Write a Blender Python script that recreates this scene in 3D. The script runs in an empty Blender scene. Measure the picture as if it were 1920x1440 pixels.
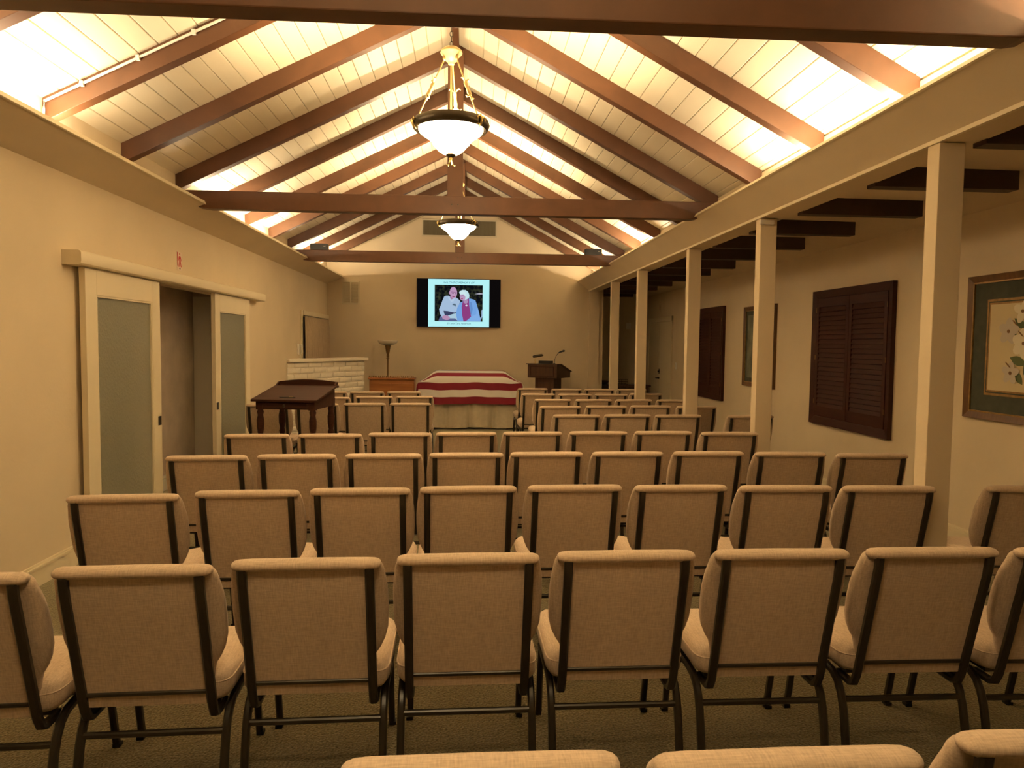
import bpy, bmesh, math, random
from mathutils import Vector, Matrix
random.seed(7)
PI = math.pi
scn = bpy.context.scene
C = scn.collection

# ------------------------------------------------------------------ camera
def make_camera():
    f, yaw, pitch, roll, h = 1330.0, math.radians(3.62), math.radians(-3.27), math.radians(.62), 1.62
    fw = Vector((math.sin(yaw)*math.cos(pitch), math.cos(yaw)*math.cos(pitch), math.sin(pitch)))
    rt = Vector((math.cos(yaw), -math.sin(yaw), 0)); up = rt.cross(fw)
    r2 = math.cos(roll)*rt + math.sin(roll)*up; u2 = -math.sin(roll)*rt + math.cos(roll)*up
    cd = bpy.data.cameras.new('camera'); cam = bpy.data.objects.new('camera', cd); C.objects.link(cam)
    cd.sensor_fit = 'HORIZONTAL'; cd.sensor_width = 36.0; cd.lens = 36.0*f/1920.0
    cd.clip_start = .05; cd.clip_end = 100
    m = Matrix((r2, u2, -fw)).transposed().to_4x4(); m.translation = Vector((0, 0, h))
    cam.matrix_world = m; scn.camera = cam
make_camera()

# ------------------------------------------------------------------ world, exposure
w = bpy.data.worlds.new('world'); scn.world = w; w.use_nodes = True
w.node_tree.nodes['Background'].inputs[0].default_value = (1, .8, .55, 1)
w.node_tree.nodes['Background'].inputs[1].default_value = 0.0
vs = scn.view_settings
vs.view_transform = 'Standard'; vs.look = 'None'; vs.gamma = 1; vs.exposure = -0.2
vs.use_curve_mapping = False
COVE_COL, COVE_W = (1.0, .80, .53), 27.0
PEND_COL, PEND_STR = (1.0, .73, .41), 60.0
UP_W = 350.0
SCREEN_STR = 1.0

# ------------------------------------------------------------------ materials
def nt_mat(name):
    m = bpy.data.materials.new(name); m.use_nodes = True
    nt = m.node_tree; b = nt.nodes['Principled BSDF']
    return m, nt, b
def mat(name, col, rough=.6, metal=0, var=.0, scale=6, bump=0, bscale=60, stretch=(1,1,1), spec=.5, detail=4):
    m, nt, b = nt_mat(name); N, L = nt.nodes.new, nt.links.new
    b.inputs['Roughness'].default_value = rough; b.inputs['Metallic'].default_value = metal
    b.inputs['Specular IOR Level'].default_value = spec
    b.inputs['Base Color'].default_value = (*col, 1)
    if var or bump:
        tc = N('ShaderNodeTexCoord'); mp = N('ShaderNodeMapping'); L(tc.outputs['Object'], mp.inputs[0])
        mp.inputs['Scale'].default_value = stretch
    if var:
        n = N('ShaderNodeTexNoise'); n.inputs['Scale'].default_value = scale; n.inputs['Detail'].default_value = detail
        L(mp.outputs[0], n.inputs[0])
        r = N('ShaderNodeValToRGB'); L(n.outputs[0], r.inputs[0])
        r.color_ramp.elements[0].position = .3; r.color_ramp.elements[1].position = .7
        r.color_ramp.elements[0].color = (*[c*(1-var) for c in col], 1)
        r.color_ramp.elements[1].color = (*[min(1, c*(1+var)) for c in col], 1)
        L(r.outputs[0], b.inputs['Base Color'])
    if bump:
        n2 = N('ShaderNodeTexNoise'); n2.inputs['Scale'].default_value = bscale; n2.inputs['Detail'].default_value = 3
        L(mp.outputs[0], n2.inputs[0])
        bp = N('ShaderNodeBump'); bp.inputs['Strength'].default_value = bump; bp.inputs['Distance'].default_value = .01
        L(n2.outputs[0], bp.inputs['Height']); L(bp.outputs[0], b.inputs['Normal'])
    return m
def fabric(name, col, weave=260, amt=.16):
    m, nt, b = nt_mat(name); N, L = nt.nodes.new, nt.links.new
    b.inputs['Roughness'].default_value = .9; b.inputs['Specular IOR Level'].default_value = .15
    b.inputs['Sheen Weight'].default_value = .15
    tc = N('ShaderNodeTexCoord')
    def thread(scale):
        mp = N('ShaderNodeMapping'); mp.inputs['Scale'].default_value = scale; L(tc.outputs['Object'], mp.inputs[0])
        n = N('ShaderNodeTexNoise'); n.inputs['Scale'].default_value = 1; n.inputs['Detail'].default_value = 2
        L(mp.outputs[0], n.inputs[0]); return n
    a = thread((weave*.12, weave, weave)); c = thread((weave, weave*.12, weave*.12))
    mx = N('ShaderNodeMath'); mx.operation = 'ADD'; L(a.outputs[0], mx.inputs[0]); L(c.outputs[0], mx.inputs[1])
    r = N('ShaderNodeMapRange'); r.inputs[1].default_value = .7; r.inputs[2].default_value = 1.3
    r.inputs[3].default_value = 1-amt; r.inputs[4].default_value = 1+amt; L(mx.outputs[0], r.inputs[0])
    sc = N('ShaderNodeVectorMath'); sc.operation = 'SCALE'; sc.inputs[0].default_value = col; L(r.outputs[0], sc.inputs['Scale'])
    L(sc.outputs[0], b.inputs['Base Color'])
    bp = N('ShaderNodeBump'); bp.inputs['Strength'].default_value = .35; bp.inputs['Distance'].default_value = .002
    L(mx.outputs[0], bp.inputs['Height']); L(bp.outputs[0], b.inputs['Normal'])
    return m
def emit(name, col, s):
    m = bpy.data.materials.new(name); m.use_nodes = True; nt = m.node_tree
    nt.nodes.remove(nt.nodes['Principled BSDF'])
    e = nt.nodes.new('ShaderNodeEmission'); e.inputs[0].default_value = (*col, 1); e.inputs[1].default_value = s
    nt.links.new(e.outputs[0], nt.nodes['Material Output'].inputs[0]); return m
def wood(name, dark, light, rough=.45, axis=(1, 12, 12), scale=3.0, spec=.5):
    m, nt, b = nt_mat(name); N, L = nt.nodes.new, nt.links.new
    b.inputs['Roughness'].default_value = rough; b.inputs['Specular IOR Level'].default_value = spec
    tc = N('ShaderNodeTexCoord'); mp = N('ShaderNodeMapping'); mp.inputs['Scale'].default_value = axis
    L(tc.outputs['Object'], mp.inputs[0])
    n = N('ShaderNodeTexNoise'); n.inputs['Scale'].default_value = scale; n.inputs['Detail'].default_value = 6
    n.inputs['Distortion'].default_value = .6; L(mp.outputs[0], n.inputs[0])
    r = N('ShaderNodeValToRGB'); L(n.outputs[0], r.inputs[0])
    r.color_ramp.elements[0].position = .3; r.color_ramp.elements[1].position = .72
    r.color_ramp.elements[0].color = (*dark, 1); r.color_ramp.elements[1].color = (*light, 1)
    L(r.outputs[0], b.inputs['Base Color'])
    bp = N('ShaderNodeBump'); bp.inputs['Strength'].default_value = .12; bp.inputs['Distance'].default_value = .004
    L(n.outputs[0], bp.inputs['Height']); L(bp.outputs[0], b.inputs['Normal'])
    return m
M = {}
M['wall'] = mat('wall_plaster', (.68, .57, .40), .85, var=.05, scale=1.3, bump=.10, bscale=45)
M['wall_front'] = M['wall_aisle'] = M['cornice'] = M['post'] = M['aisle_ceil'] = M['wall']
M['vest'] = mat('vestibule_wallpaper', (.60, .50, .42), .85, var=.10, scale=5, bump=.05)
M['trim'] = mat('cream_trim_paint', (.74, .65, .46), .5, var=.02, scale=3)
M['white_trim'] = mat('white_trim_paint', (.80, .76, .66), .5)
M['plank'] = mat('cream_plank_paint', (.86, .78, .60), .5, var=.04, scale=1.2, stretch=(4, .4, 4))
M['deck'] = mat('roof_deck', (.20, .15, .09), .9)
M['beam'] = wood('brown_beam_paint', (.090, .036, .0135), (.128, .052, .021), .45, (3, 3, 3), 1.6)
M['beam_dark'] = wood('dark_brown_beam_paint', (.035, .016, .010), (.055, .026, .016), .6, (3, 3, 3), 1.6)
M['carpet'] = None
M['fabric'] = fabric('beige_chair_fabric', (.50, .385, .275))
M['fabric_seat'] = M['fabric']
M['frame'] = mat('bronze_chair_steel', (.022, .017, .010), .34, metal=.1, var=.15, scale=30)
M['black'] = mat('black_plastic', (.012, .012, .012), .4)
M['bronze'] = mat('dark_bronze', (.06, .045, .025), .35, metal=.6)
M['brass'] = mat('brass', (.62, .45, .16), .28, metal=.9)
M['pale_brass'] = mat('pale_brass', (.36, .27, .11), .35, metal=.5)
M['mahogany'] = wood('mahogany', (.028, .008, .004), (.055, .017, .008), .55, (1, 14, 14), 2.5, spec=.22)
M['walnut'] = wood('walnut', (.045, .018, .010), (.09, .038, .020), .30, (12, 12, 1), 2.5)
M['organ'] = wood('organ_wood', (.24, .085, .022), (.36, .14, .04), .35, (1, 1, 10), 2.0)
M['shutter'] = wood('shutter_wood', (.032, .0085, .005), (.050, .0145, .008), .5, (14, 1, 14), 2.0, spec=.25)
M['brick'] = mat('painted_brick', (.85, .79, .66), .7, var=.02, scale=14, bump=.6, bscale=18)
M['mortar'] = M['brick']
M['curtain'] = mat('tan_curtain', (.46, .36, .24), .9, var=.05, scale=30)
M['skirt'] = mat('tan_velvet_skirt', (.56, .49, .35), .85, var=.05, scale=20)
M['red'] = mat('flag_red', (.21, .004, .020), .75)
M['white'] = mat('flag_white', (.84, .82, .76), .75)
M['blue'] = mat('flag_blue', (.015, .025, .10), .75)
M['plastic_white'] = mat('white_plastic', (.78, .74, .66), .4)
M['paper'] = mat('sign_paper', (.70, .58, .46), .7)
M['sign_red'] = mat('sign_red', (.48, .02, .015), .6)
M['sign_pale'] = mat('sign_pale_red', (.50, .20, .12), .7)  # paler, less saturated red than the figure on the exit sign
M['ink'] = mat('grey_ink', (.25, .20, .18), .7)
M['lampglass'] = mat('milk_glass', (.82, .78, .68), .25)
M['lamp_pole'] = mat('antique_brass', (.22, .13, .05), .35, metal=.6)
M['grille'] = mat('vent_dark', (.10, .085, .05), .7)
M['slat'] = mat('vent_slat', (.17, .145, .085), .6)
M['vent_cream'] = mat('vent_cream', (.60, .52, .37), .6)
M['vent_tan'] = mat('vent_tan', (.56, .48, .33), .6)
M['gold'] = mat('gilt_frame', (.30, .17, .05), .4, metal=.3, var=.25, scale=25)
M['frame_wood'] = wood('frame_wood', (.095, .042, .012), (.15, .070, .020), .4, (2, 10, 2), 4)
M['matboard'] = mat('dark_green_mat', (.050, .056, .038), .8, var=.2, scale=14)
M['print'] = mat('cream_print', (.60, .50, .30), .8)
M['petal'] = mat('pale_petal', (.72, .66, .50), .8)
M['petal2'] = mat('grey_petal', (.52, .46, .38), .8)
M['leaf'] = mat('print_leaf', (.10, .13, .05), .8)
M['twig'] = mat('print_twig', (.20, .11, .05), .8)
M['art_dark'] = mat('print_green', (.12, .13, .09), .6, var=.5, scale=6)
M['door_paint'] = M['trim']
M['cove_lamp'] = emit('cove_lamp_glow', COVE_COL, 20.0)
M['bowl'] = emit('alabaster_glow', PEND_COL, PEND_STR)
M['bulb'] = emit('bulb_glow', PEND_COL, 30.0)
def carpet():
    m, nt, b = nt_mat('loop_carpet'); N, L = nt.nodes.new, nt.links.new
    b.inputs['Roughness'].default_value = .95; b.inputs['Specular IOR Level'].default_value = .1
    b.inputs['Sheen Weight'].default_value = .5; b.inputs['Sheen Roughness'].default_value = .5; b.inputs['Sheen Tint'].default_value = (.8, .8, .6, 1)
    tc = N('ShaderNodeTexCoord')
    n = N('ShaderNodeTexNoise'); n.inputs['Scale'].default_value = 110; n.inputs['Detail'].default_value = 3; L(tc.outputs['Object'], n.inputs[0])
    n2 = N('ShaderNodeTexVoronoi'); n2.inputs['Scale'].default_value = 95; L(tc.outputs['Object'], n2.inputs[0])
    r = N('ShaderNodeValToRGB'); L(n.outputs[0], r.inputs[0])
    r.color_ramp.elements[0].position = .35; r.color_ramp.elements[1].position = .68
    r.color_ramp.elements[0].color = (.075, .060, .034, 1); r.color_ramp.elements[1].color = (.235, .190, .105, 1)
    L(r.outputs[0], b.inputs['Base Color'])
    bp = N('ShaderNodeBump'); bp.inputs['Strength'].default_value = .6; bp.inputs['Distance'].default_value = .006
    L(n2.outputs[0], bp.inputs['Height']); L(bp.outputs[0], b.inputs['Normal'])
    return m
M['carpet'] = carpet()
def frosted():
    m, nt, b = nt_mat('frosted_glass'); N, L = nt.nodes.new, nt.links.new
    b.inputs['Base Color'].default_value = (.60, .60, .48, 1); b.inputs['Roughness'].default_value = .42
    b.inputs['Transmission Weight'].default_value = .72; b.inputs['IOR'].default_value = 1.3
    tc = N('ShaderNodeTexCoord'); n = N('ShaderNodeTexNoise'); n.inputs['Scale'].default_value = 45; n.inputs['Detail'].default_value = 4
    L(tc.outputs['Object'], n.inputs[0])
    bp = N('ShaderNodeBump'); bp.inputs['Strength'].default_value = 1.0; bp.inputs['Distance'].default_value = .006
    L(n.outputs[0], bp.inputs['Height']); L(bp.outputs[0], b.inputs['Normal']); return m
M['frosted'] = frosted()

# ------------------------------------------------------------------ mesh helpers
class MB:
    def __init__(s): s.v = []; s.f = []; s.mi = []
    def add(s, vs, fs, mi=0):
        o = len(s.v); s.v += [tuple(p) for p in vs]
        for f in fs: s.f.append([o+i for i in f]); s.mi.append(mi)
        return s
    def box(s, a, b, mi=0):
        x0, y0, z0 = [min(p, q) for p, q in zip(a, b)]; x1, y1, z1 = [max(p, q) for p, q in zip(a, b)]
        return s.add([(x0,y0,z0),(x1,y0,z0),(x1,y1,z0),(x0,y1,z0),(x0,y0,z1),(x1,y0,z1),(x1,y1,z1),(x0,y1,z1)],
              [(3,2,1,0),(4,5,6,7),(0,1,5,4),(1,2,6,5),(2,3,7,6),(3,0,4,7)], mi)
    def hexa(s, p, mi=0):   # 8 points: bottom ring then top ring
        return s.add(p, [(3,2,1,0),(4,5,6,7),(0,1,5,4),(1,2,6,5),(2,3,7,6),(3,0,4,7)], mi)
    def prism(s, poly, fn, a, b, mi=0):
        """poly: 2d points; fn(u,v,t)->3d ; extrude t from a to b"""
        n = len(poly)
        vs = [fn(u, v, a) for u, v in poly]+[fn(u, v, b) for u, v in poly]
        return s.add(vs, [list(range(n))[::-1], list(range(n, 2*n))]+[(i, (i+1) % n, n+(i+1) % n, n+i) for i in range(n)], mi)
    def loft(s, rings, caps=True, closed=True, mi=0):
        n = len(rings[0]); vs = [p for r in rings for p in r]; fs = []
        for k in range(len(rings)-1):
            for i in range(n if closed else n-1):
                j = (i+1) % n
                fs.append((k*n+i, k*n+j, (k+1)*n+j, (k+1)*n+i))
        if caps and closed:
            fs.append(list(range(n))[::-1]); fs.append([(len(rings)-1)*n+i for i in range(n)])
        return s.add(vs, fs, mi)
    def tube(s, path, r, n=8, sx=1, caps=True, mi=0, ref=None):
        P = [Vector(p) for p in path]; rings = []
        R = r if isinstance(r, (list, tuple)) else [r]*len(P)
        ref0 = Vector(ref) if ref else None
        for i, p in enumerate(P):
            t = (P[min(i+1, len(P)-1)]-P[max(i-1, 0)]).normalized()
            rf = ref0 if ref0 else (Vector((0, 0, 1)) if abs(t.z) < .9 else Vector((1, 0, 0)))
            a = t.cross(rf).normalized(); b = a.cross(t)
            rings.append([p+a*(R[i]*sx*math.cos(2*PI*k/n))+b*(R[i]*math.sin(2*PI*k/n)) for k in range(n)])
        return s.loft(rings, caps, True, mi)
    def bar(s, path, w, d, side=(1,0,0), mi=0, ch=.25):
        """rounded-rectangle bar swept along a path: w along side vector, d across"""
        P = [Vector(p) for p in path]; S = Vector(side); rings = []
        for i, p in enumerate(P):
            t = (P[min(i+1, len(P)-1)]-P[max(i-1, 0)]).normalized(); n = S.cross(t).normalized()
            c = ch*min(w, d); a, b = w/2, d/2
            rings.append([p+S*u+n*v for u, v in ((-a+c,-b),(a-c,-b),(a,-b+c),(a,b-c),(a-c,b),(-a+c,b),(-a,b-c),(-a,-b+c))])
        return s.loft(rings, True, True, mi)
    def lathe(s, prof, c=(0,0,0), n=24, mi=0, caps=True):
        rings = [[(c[0]+r*math.cos(2*PI*k/n), c[1]+r*math.sin(2*PI*k/n), c[2]+z) for k in range(n)] for r, z in prof]
        return s.loft(rings, caps, True, mi)
    def build(s, name, mats, parent=None, smooth=0, bevel=0, loc=None):
        me = bpy.data.meshes.new(name); me.from_pydata(s.v, [], s.f)
        mats = mats if isinstance(mats, (list, tuple)) else [mats]
        for m in mats: me.materials.append(M[m] if isinstance(m, str) else m)
        for p, i in zip(me.polygons, s.mi): p.material_index = i
        bm = bmesh.new(); bm.from_mesh(me); bmesh.ops.recalc_face_normals(bm, faces=bm.faces)
        if bevel:
            es = [e for e in bm.edges if len(e.link_faces) == 2 and e.calc_face_angle(0) > .6]
            bmesh.ops.bevel(bm, geom=es, offset=bevel, segments=2, profile=.6, affect='EDGES', clamp_overlap=True)
        bm.to_mesh(me); bm.free()
        if smooth:
            for p in me.polygons: p.use_smooth = True
            me.set_sharp_from_angle(angle=math.radians(smooth))
        o = bpy.data.objects.new(name, me); C.objects.link(o)
        if parent: o.parent = parent
        if loc: o.location = loc
        return o
def tag(o, label, cat, group=None):
    o['label'] = label; o['category'] = cat
    if group: o['group'] = group
    return o
def struct(o): o['kind'] = 'structure'; return o
def empty(name, loc=(0,0,0), rz=0):
    o = bpy.data.objects.new(name, None); C.objects.link(o); o.location = loc; o.rotation_euler = (0, 0, rz)
    o.empty_display_size = .1; return o
def copy_tree(o, parent=None):
    c = o.copy(); C.objects.link(c); c.parent = parent
    for ch in list(o.children): copy_tree(ch, c)
    return c
def B(name, a, b, m, parent=None, bevel=0): return MB().box(a, b).build(name, m, parent, bevel=bevel)

# ------------------------------------------------------------------ room constants
XL, XR, XC, XW = -2.80, 2.50, 2.46, 4.05      # left wall, right frieze, column face, aisle outer wall
YF, YB, YE = 14.40, -5.6, 16.3                # front wall, back wall, aisle end
XA, ZA = -.13, 4.52                           # ridge
ZL, ZR = 3.20, 3.12                           # roof plane at the left wall / right frieze
SL, SR = (ZA-ZL)/(XA-XL), (ZA-ZR)/(XR-XA)
RAF = [7.07+1.063*k for k in range(-11, 7)]   # front faces of the rafters

# ------------------------------------------------------------------ shell
fl = struct(B('floor', (-3.6, YB-.2, -.12), (XW+.2, YE+.2, 0), 'carpet'))
# left wall with doorway
D0, D1, DZ = 6.12, 8.66, 2.13
m = MB(); T = .12
m.box((XL-T, YB, 0), (XL, D0, ZL+.05)); m.box((XL-T, D1, 0), (XL, YF+.1, ZL+.05)); m.box((XL-T, D0, DZ), (XL, D1, ZL+.05))
struct(m.build('wall_left', 'wall'))
wf = struct(MB().prism([(XL-.12, 0), (XR+.16, 0), (XR+.16, ZR-.02), (XA, ZA+.05), (XL-.12, ZL+.05)], lambda u, v, t: (u, t, v), YF, YF+.12).build('wall_front', 'wall_front'))
# centre chase stands proud of the front wall
zg = lambda x: (ZA-SL*(XA-x) if x < XA else ZA-SR*(x-XA))-.02
MB().prism([(-1.87, .0), (1.47, .0), (1.47, zg(1.47)), (XA, zg(XA)), (-1.87, zg(-1.87))], lambda u, v, t: (u, t, v), YF-.035, YF+.01).build('chase_panel', 'wall_front', wf)
m = MB(); m.prism([(XL-.12, 0), (XW+.12, 0), (XW+.12, 2.9), (XR+.16, 3.0), (XR+.16, ZR-.02), (XA, ZA+.05), (XL-.12, ZL+.05)], lambda u, v, t: (u, t, v), YB-.12, YB)
struct(m.build('wall_back', 'wall'))
struct(B('wall_right', (XW, YB, 0), (XW+.12, YE+.1, 2.95), 'wall_aisle'))
struct(B('wall_aisle_end', (XR+.1, YE, 0), (XW+.1, YE+.12, 2.95), 'wall_aisle'))
struct(B('wall_aisle_return', (XR+.16, YF, 0), (XR+.26, YE, 2.95), 'wall_aisle'))
# pilaster closing the column line at the front wall
pil = struct(B('trim_1', (XC, YF-.06, 0), (XR+.17, YF+.02, 2.695), 'post'))
# vestibule behind the sliding doors
ves = struct(MB().box((-3.37, D0-1.0, 0), (-3.25, D1+.12, 2.5)).box((-3.25, D1, 0), (XL-T, D1+.12, 2.5)).box((-3.25, D0-1.12, 0), (XL-T, D0-1.0, 2.5)).box((-3.37, D0-1.12, 2.5), (XL-T, D1+.12, 2.6)).build('wall_vestibule', 'vest'))
MB().box((-3.245, D1-.012, 0), (XL-T+.001, D1-.001, DZ)).build('jamb_lining', 'white_trim', ves)
b = MB(); b.box((-3.25, D0-1.0, 0), (-3.232, D1-.012, .13)); b.box((-3.25, D0-1.0, .135), (-3.236, D1-.012, .165))
struct(b.build('baseboard_vestibule', 'white_trim'))
# baseboards
def baseboard(name, pts, mt='trim'):
    m = MB()
    for (x0, y0, x1, y1, nx, ny) in pts:
        for z0, z1, d in ((0, .115, .016), (.118, .135, .022), (.135, .15, .014)):
            m.box((min(x0, x1) if nx == 0 else (x0 if nx > 0 else x0-d), min(y0, y1) if ny == 0 else (y0 if ny > 0 else y0-d), z0),
                  (max(x0, x1) if nx == 0 else (x0+d if nx > 0 else x0), max(y0, y1) if ny == 0 else (y0+d if ny > 0 else y0), z1))
    return struct(m.build(name, mt))
baseboard('baseboard_left', [(XL, YB, XL, D0-.75, 1, 0), (XL, D1+.75, XL, YF, 1, 0)])
baseboard('baseboard_right', [(XW, YB, XW, 5.34, -1, 0), (XW, 5.345, XW, 13.75, -1, 0)])
baseboard('baseboard_front', [(XL, YF, -1.87, YF, 0, -1), (1.47, YF, XC, YF, 0, -1)])

# ------------------------------------------------------------------ nave ceiling: planks, rafters, ridge
ce = struct(empty('ceiling', (0, 0, 0)))
def deck(sgn):
    xa, za = (XL-.12, ZL-SL*.12) if sgn < 0 else (XR+.16, ZR-SR*.16)
    return MB().prism([(xa, za+.05), (XA, ZA+.05), (XA, ZA+.10), (xa, za+.10)], lambda u, v, t: (u, t, v), YB-.12, YF+.12).build('roof_deck', 'deck', ce)
deck(-1); deck(1)
NP = 21
def planks(sgn):
    x0, z0 = (XL-.02, ZL-SL*.02) if sgn < 0 else (XR+.10, ZR-SR*.10)
    for i in range(NP):
        a, bb = i/NP, (i+1)/NP
        A = Vector((x0+(XA-x0)*a, 0, z0+(ZA-z0)*a)); Bv = Vector((x0+(XA-x0)*bb, 0, z0+(ZA-z0)*bb))
        d = (Bv-A).normalized(); n = Vector((-d.z, 0, d.x));
        if n.z < 0: n = -n
        g, ch, th = .0016, .005, .03
        P = [A+d*g+n*ch, A+d*(g+ch), Bv-d*(g+ch), Bv-d*g+n*ch, Bv-d*g+n*th, A+d*g+n*th]
        MB().prism([(p.x, p.z) for p in P], lambda u, v, t: (u, t, v), YB, YF).build('plank', 'plank', ce)
planks(-1); planks(1)
RD = .155   # plumb depth of rafter
def rafter(y, sgn):
    x0, z0 = (XL, ZL) if sgn < 0 else (XR, ZR)
    P = [(x0, z0), (XA, ZA), (XA, ZA-RD), (x0, z0-RD)]
    return MB().prism(P, lambda u, v, t: (u, t, v), y, y+.088).build('rafter', 'beam', ce, bevel=.004)
for y in RAF: rafter(y, -1); rafter(y, 1)
B('ridge_board', (XA-.03, YB, ZA-.10), (XA+.03, YF-.036, ZA-.0), 'beam', ce)

# trusses: tie beam and king post
for y, lab in ((2.77, 'brown tie beam with king post closest to the rearmost chairs'), (6.94, 'brown tie beam with king post between the two lit pendant lamps'),
               (11.20, 'brown tie beam with king post carrying two small black loudspeakers')):
    t = empty('roof_truss', (0, y, 2.86)); tag(t, lab, 'beam', 'roof trusses')
    tb = MB().prism([(XL, .05), (XL+.36, 0), (XR-.30, 0), (XR, .05), (XR, .17), (XL, .17)], lambda u, v, tt: (u, tt, v), 0, .115).build('tie_beam', 'beam', t, bevel=.006)
    MB().box((XA-.075, .02, .171), (XA+.075, .118, ZA-2.86-.11)).build('king_post', 'beam', t, bevel=.004)
    for dx in (-.03, .03):
        MB().lathe([(.008, 0), (.008, .006), (.001, .008)], n=8).build('bolt', 'bronze', t).matrix_local = Matrix.Translation((XA+dx, .0005, .09)) @ Matrix.Rotation(PI/2, 4, 'X')

# cove cornices
sl = MB().prism([(XL, 2.765), (-2.47, 2.905), (-2.482, 2.925), (XL, 2.79)], lambda u, v, t: (u, t, v), YB, YF).build('trim_2', 'cornice'); struct(sl)
MB().prism([(-2.474, 2.895), (-2.466, 2.900), (-2.482, 2.932), (-2.492, 2.926)], lambda u, v, t: (u, t, v), YB, YF).build('lip', 'trim', sl)
hd = MB()
hd.prism([(XC, 2.715), (2.225, 2.89), (2.24, 2.91), (XC+.03, 2.745)], lambda u, v, t: (u, t, v), YB, YF)
hd.box((XC+.01, YB, 2.70), (XR+.17, YF, 2.74)); hd.box((XR, YB, 2.735), (XR+.16, YF, ZR-.02))
hd = struct(hd.build('trim_3', 'cornice'))
MB().box((XC-.012, YB, 2.695), (XC+.012, YF, 2.717)).build('lip', 'trim', hd)
MB().prism([(2.228, 2.882), (2.218, 2.888), (2.236, 2.916), (2.246, 2.908)], lambda u, v, t: (u, t, v), YB, YF).build('lip', 'trim', hd)

# cove lamps (tubes lying in the coves)
def cove(x, z, y0, y1, side):
    sfx = '_offscreen' if (y0+y1)/2 < 3.5 else ''
    t = empty('cove_light'+sfx, (x, (y0+y1)/2, z)); L = y1-y0
    where = 'above the sliding-door wall' if side < 0 else 'above the columns'
    tag(t, 'glowing tube light hidden in the cornice cove '+where, 'light', 'cove tubes '+where)
    MB().box((-.03, -L/2, -.035), (.03, L/2, -.012)).build('lamp_body', 'plastic_white', t)
    MB().tube([(0, -L/2+.02, .004), (0, L/2-.02, .004)], .013, 8).build('tube', 'cove_lamp', t, 60)
    la = bpy.data.lights.new('tube_light'+sfx, 'AREA'); la.shape = 'RECTANGLE'; la.size = .03; la.size_y = L-.04
    la.energy = COVE_W*L; la.color = COVE_COL
    lo = bpy.data.objects.new('tube_light'+sfx, la); C.objects.link(lo); lo.parent = t
    lo.location = (0, 0, .020); lo.rotation_euler = (0, PI+side*-.35, 0)
LCOVE = [(2.5, 3.7), (3.9, 5.1), (7.6, 8.8), (8.9, 10.1), (11.9, 13.1), (13.2, 13.75)]
RCOVE = [(2.3, 3.5), (3.6, 4.8), (4.85, 5.7), (9.3, 10.3), (11.9, 12.6), (12.7, 13.5), (13.6, 13.85)]
for a, b_ in LCOVE: cove(-2.68, 2.90, a, b_, -1)
for a, b_ in RCOVE: cove(2.43, 2.835, a, b_, 1)

# ------------------------------------------------------------------ aisle ceiling + beams
ac = MB().prism([(XR+.16, 2.81), (3.66, 2.80), (XW, 2.705), (XW, 2.95), (XR+.16, 2.95)], lambda u, v, t: (u, t, v), YB, YE).build('ceiling_aisle', 'aisle_ceil'); struct(ac)
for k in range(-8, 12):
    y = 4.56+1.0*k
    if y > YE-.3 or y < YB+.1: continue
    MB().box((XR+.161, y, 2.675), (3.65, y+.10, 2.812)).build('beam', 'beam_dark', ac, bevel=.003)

# ------------------------------------------------------------------ columns
for y, lab in ((3.63, 'cream square column beside the big floral print'), (5.90, 'cream square column with small white sensor at its head'),
               (7.84, 'cream square column in front of the far dark shuttered window'), (10.20, 'cream square column beside the double door'),
               (12.10, 'cream square column closest to the lectern')):
    t = empty('column', (XC+.07, y+.05, 0)); tag(t, lab, 'column', 'cream columns along the aisle')
    MB().box((-.07, -.05, 0), (.07, .05, 2.695)).build('shaft', 'post', t, bevel=.004)
    MB().box((-.082, -.062, 0), (.082, .062, .10)).build('plinth', 'post', t, bevel=.004)
t = empty('sensor', (XC+.06, 5.90, 2.66)); tag(t, 'small white motion sensor at the head of a cream column', 'sensor')
MB().box((-.075, -.028, -.018), (.045, 0, .018)).build('casing', 'plastic_white', t, bevel=.005)
MB().box((-.06, -.031, -.008), (.0, -.027, .008)).build('lens', 'lampglass', t)

# ------------------------------------------------------------------ sliding doors on the left wall
va = struct(MB().prism([(XL, 2.235), (XL, 2.135), (-2.685, 2.135), (-2.672, 2.145), (-2.668, 2.16), (-2.668, 2.215), (-2.674, 2.228), (-2.688, 2.235)], lambda u, v, t: (u, t, v), 5.12, 9.62).build('trim_4', 'trim', smooth=30))
def slide_door(name, y0, y1, hy):
    t = struct(empty(name, (-2.745, (y0+y1)/2, .012)))
    w_ = (y1-y0)/2; zt = 2.12; st = .155; x0, x1 = -.022, .022
    for a, b_, z0, z1, nm in ((-w_, -w_+st, 0, zt, 'stile'), (w_-st, w_, 0, zt, 'stile'), (-w_+st, w_-st, zt-.19, zt, 'rail'), (-w_+st, w_-st, 0, .25, 'rail')):
        MB().box((x0, a, z0), (x1, b_, z1)).build(nm, 'trim', t, bevel=.003)
    for a, b_, z0, z1 in ((-w_+st, -w_+st+.014, .25, zt-.19), (w_-st-.014, w_-st, .25, zt-.19), (-w_+st+.014, w_-st-.014, zt-.204, zt-.19), (-w_+st+.014, w_-st-.014, .25, .264)):
        MB().box((x0+.008, a, z0), (x1-.004, b_, z1)).build('bead', 'trim', t)
    MB().box((-.004, -w_+st+.012, .262), (.004, w_-st-.012, zt-.202)).build('pane', 'frosted', t)
    hd_ = MB().box((x1-.001, hy-.028, .85), (x1+.005, hy+.028, .93)).build('handle', 'black', t, bevel=.002)
    MB().box((x1+.003, hy-.014, .868), (x1+.0065, hy+.014, .912)).build('finger_pull', 'bronze', hd_)
    return t
slide_door('door_1', 5.27, 6.50, .57)
slide_door('door_2', 7.88, 9.10, -.57)
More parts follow.
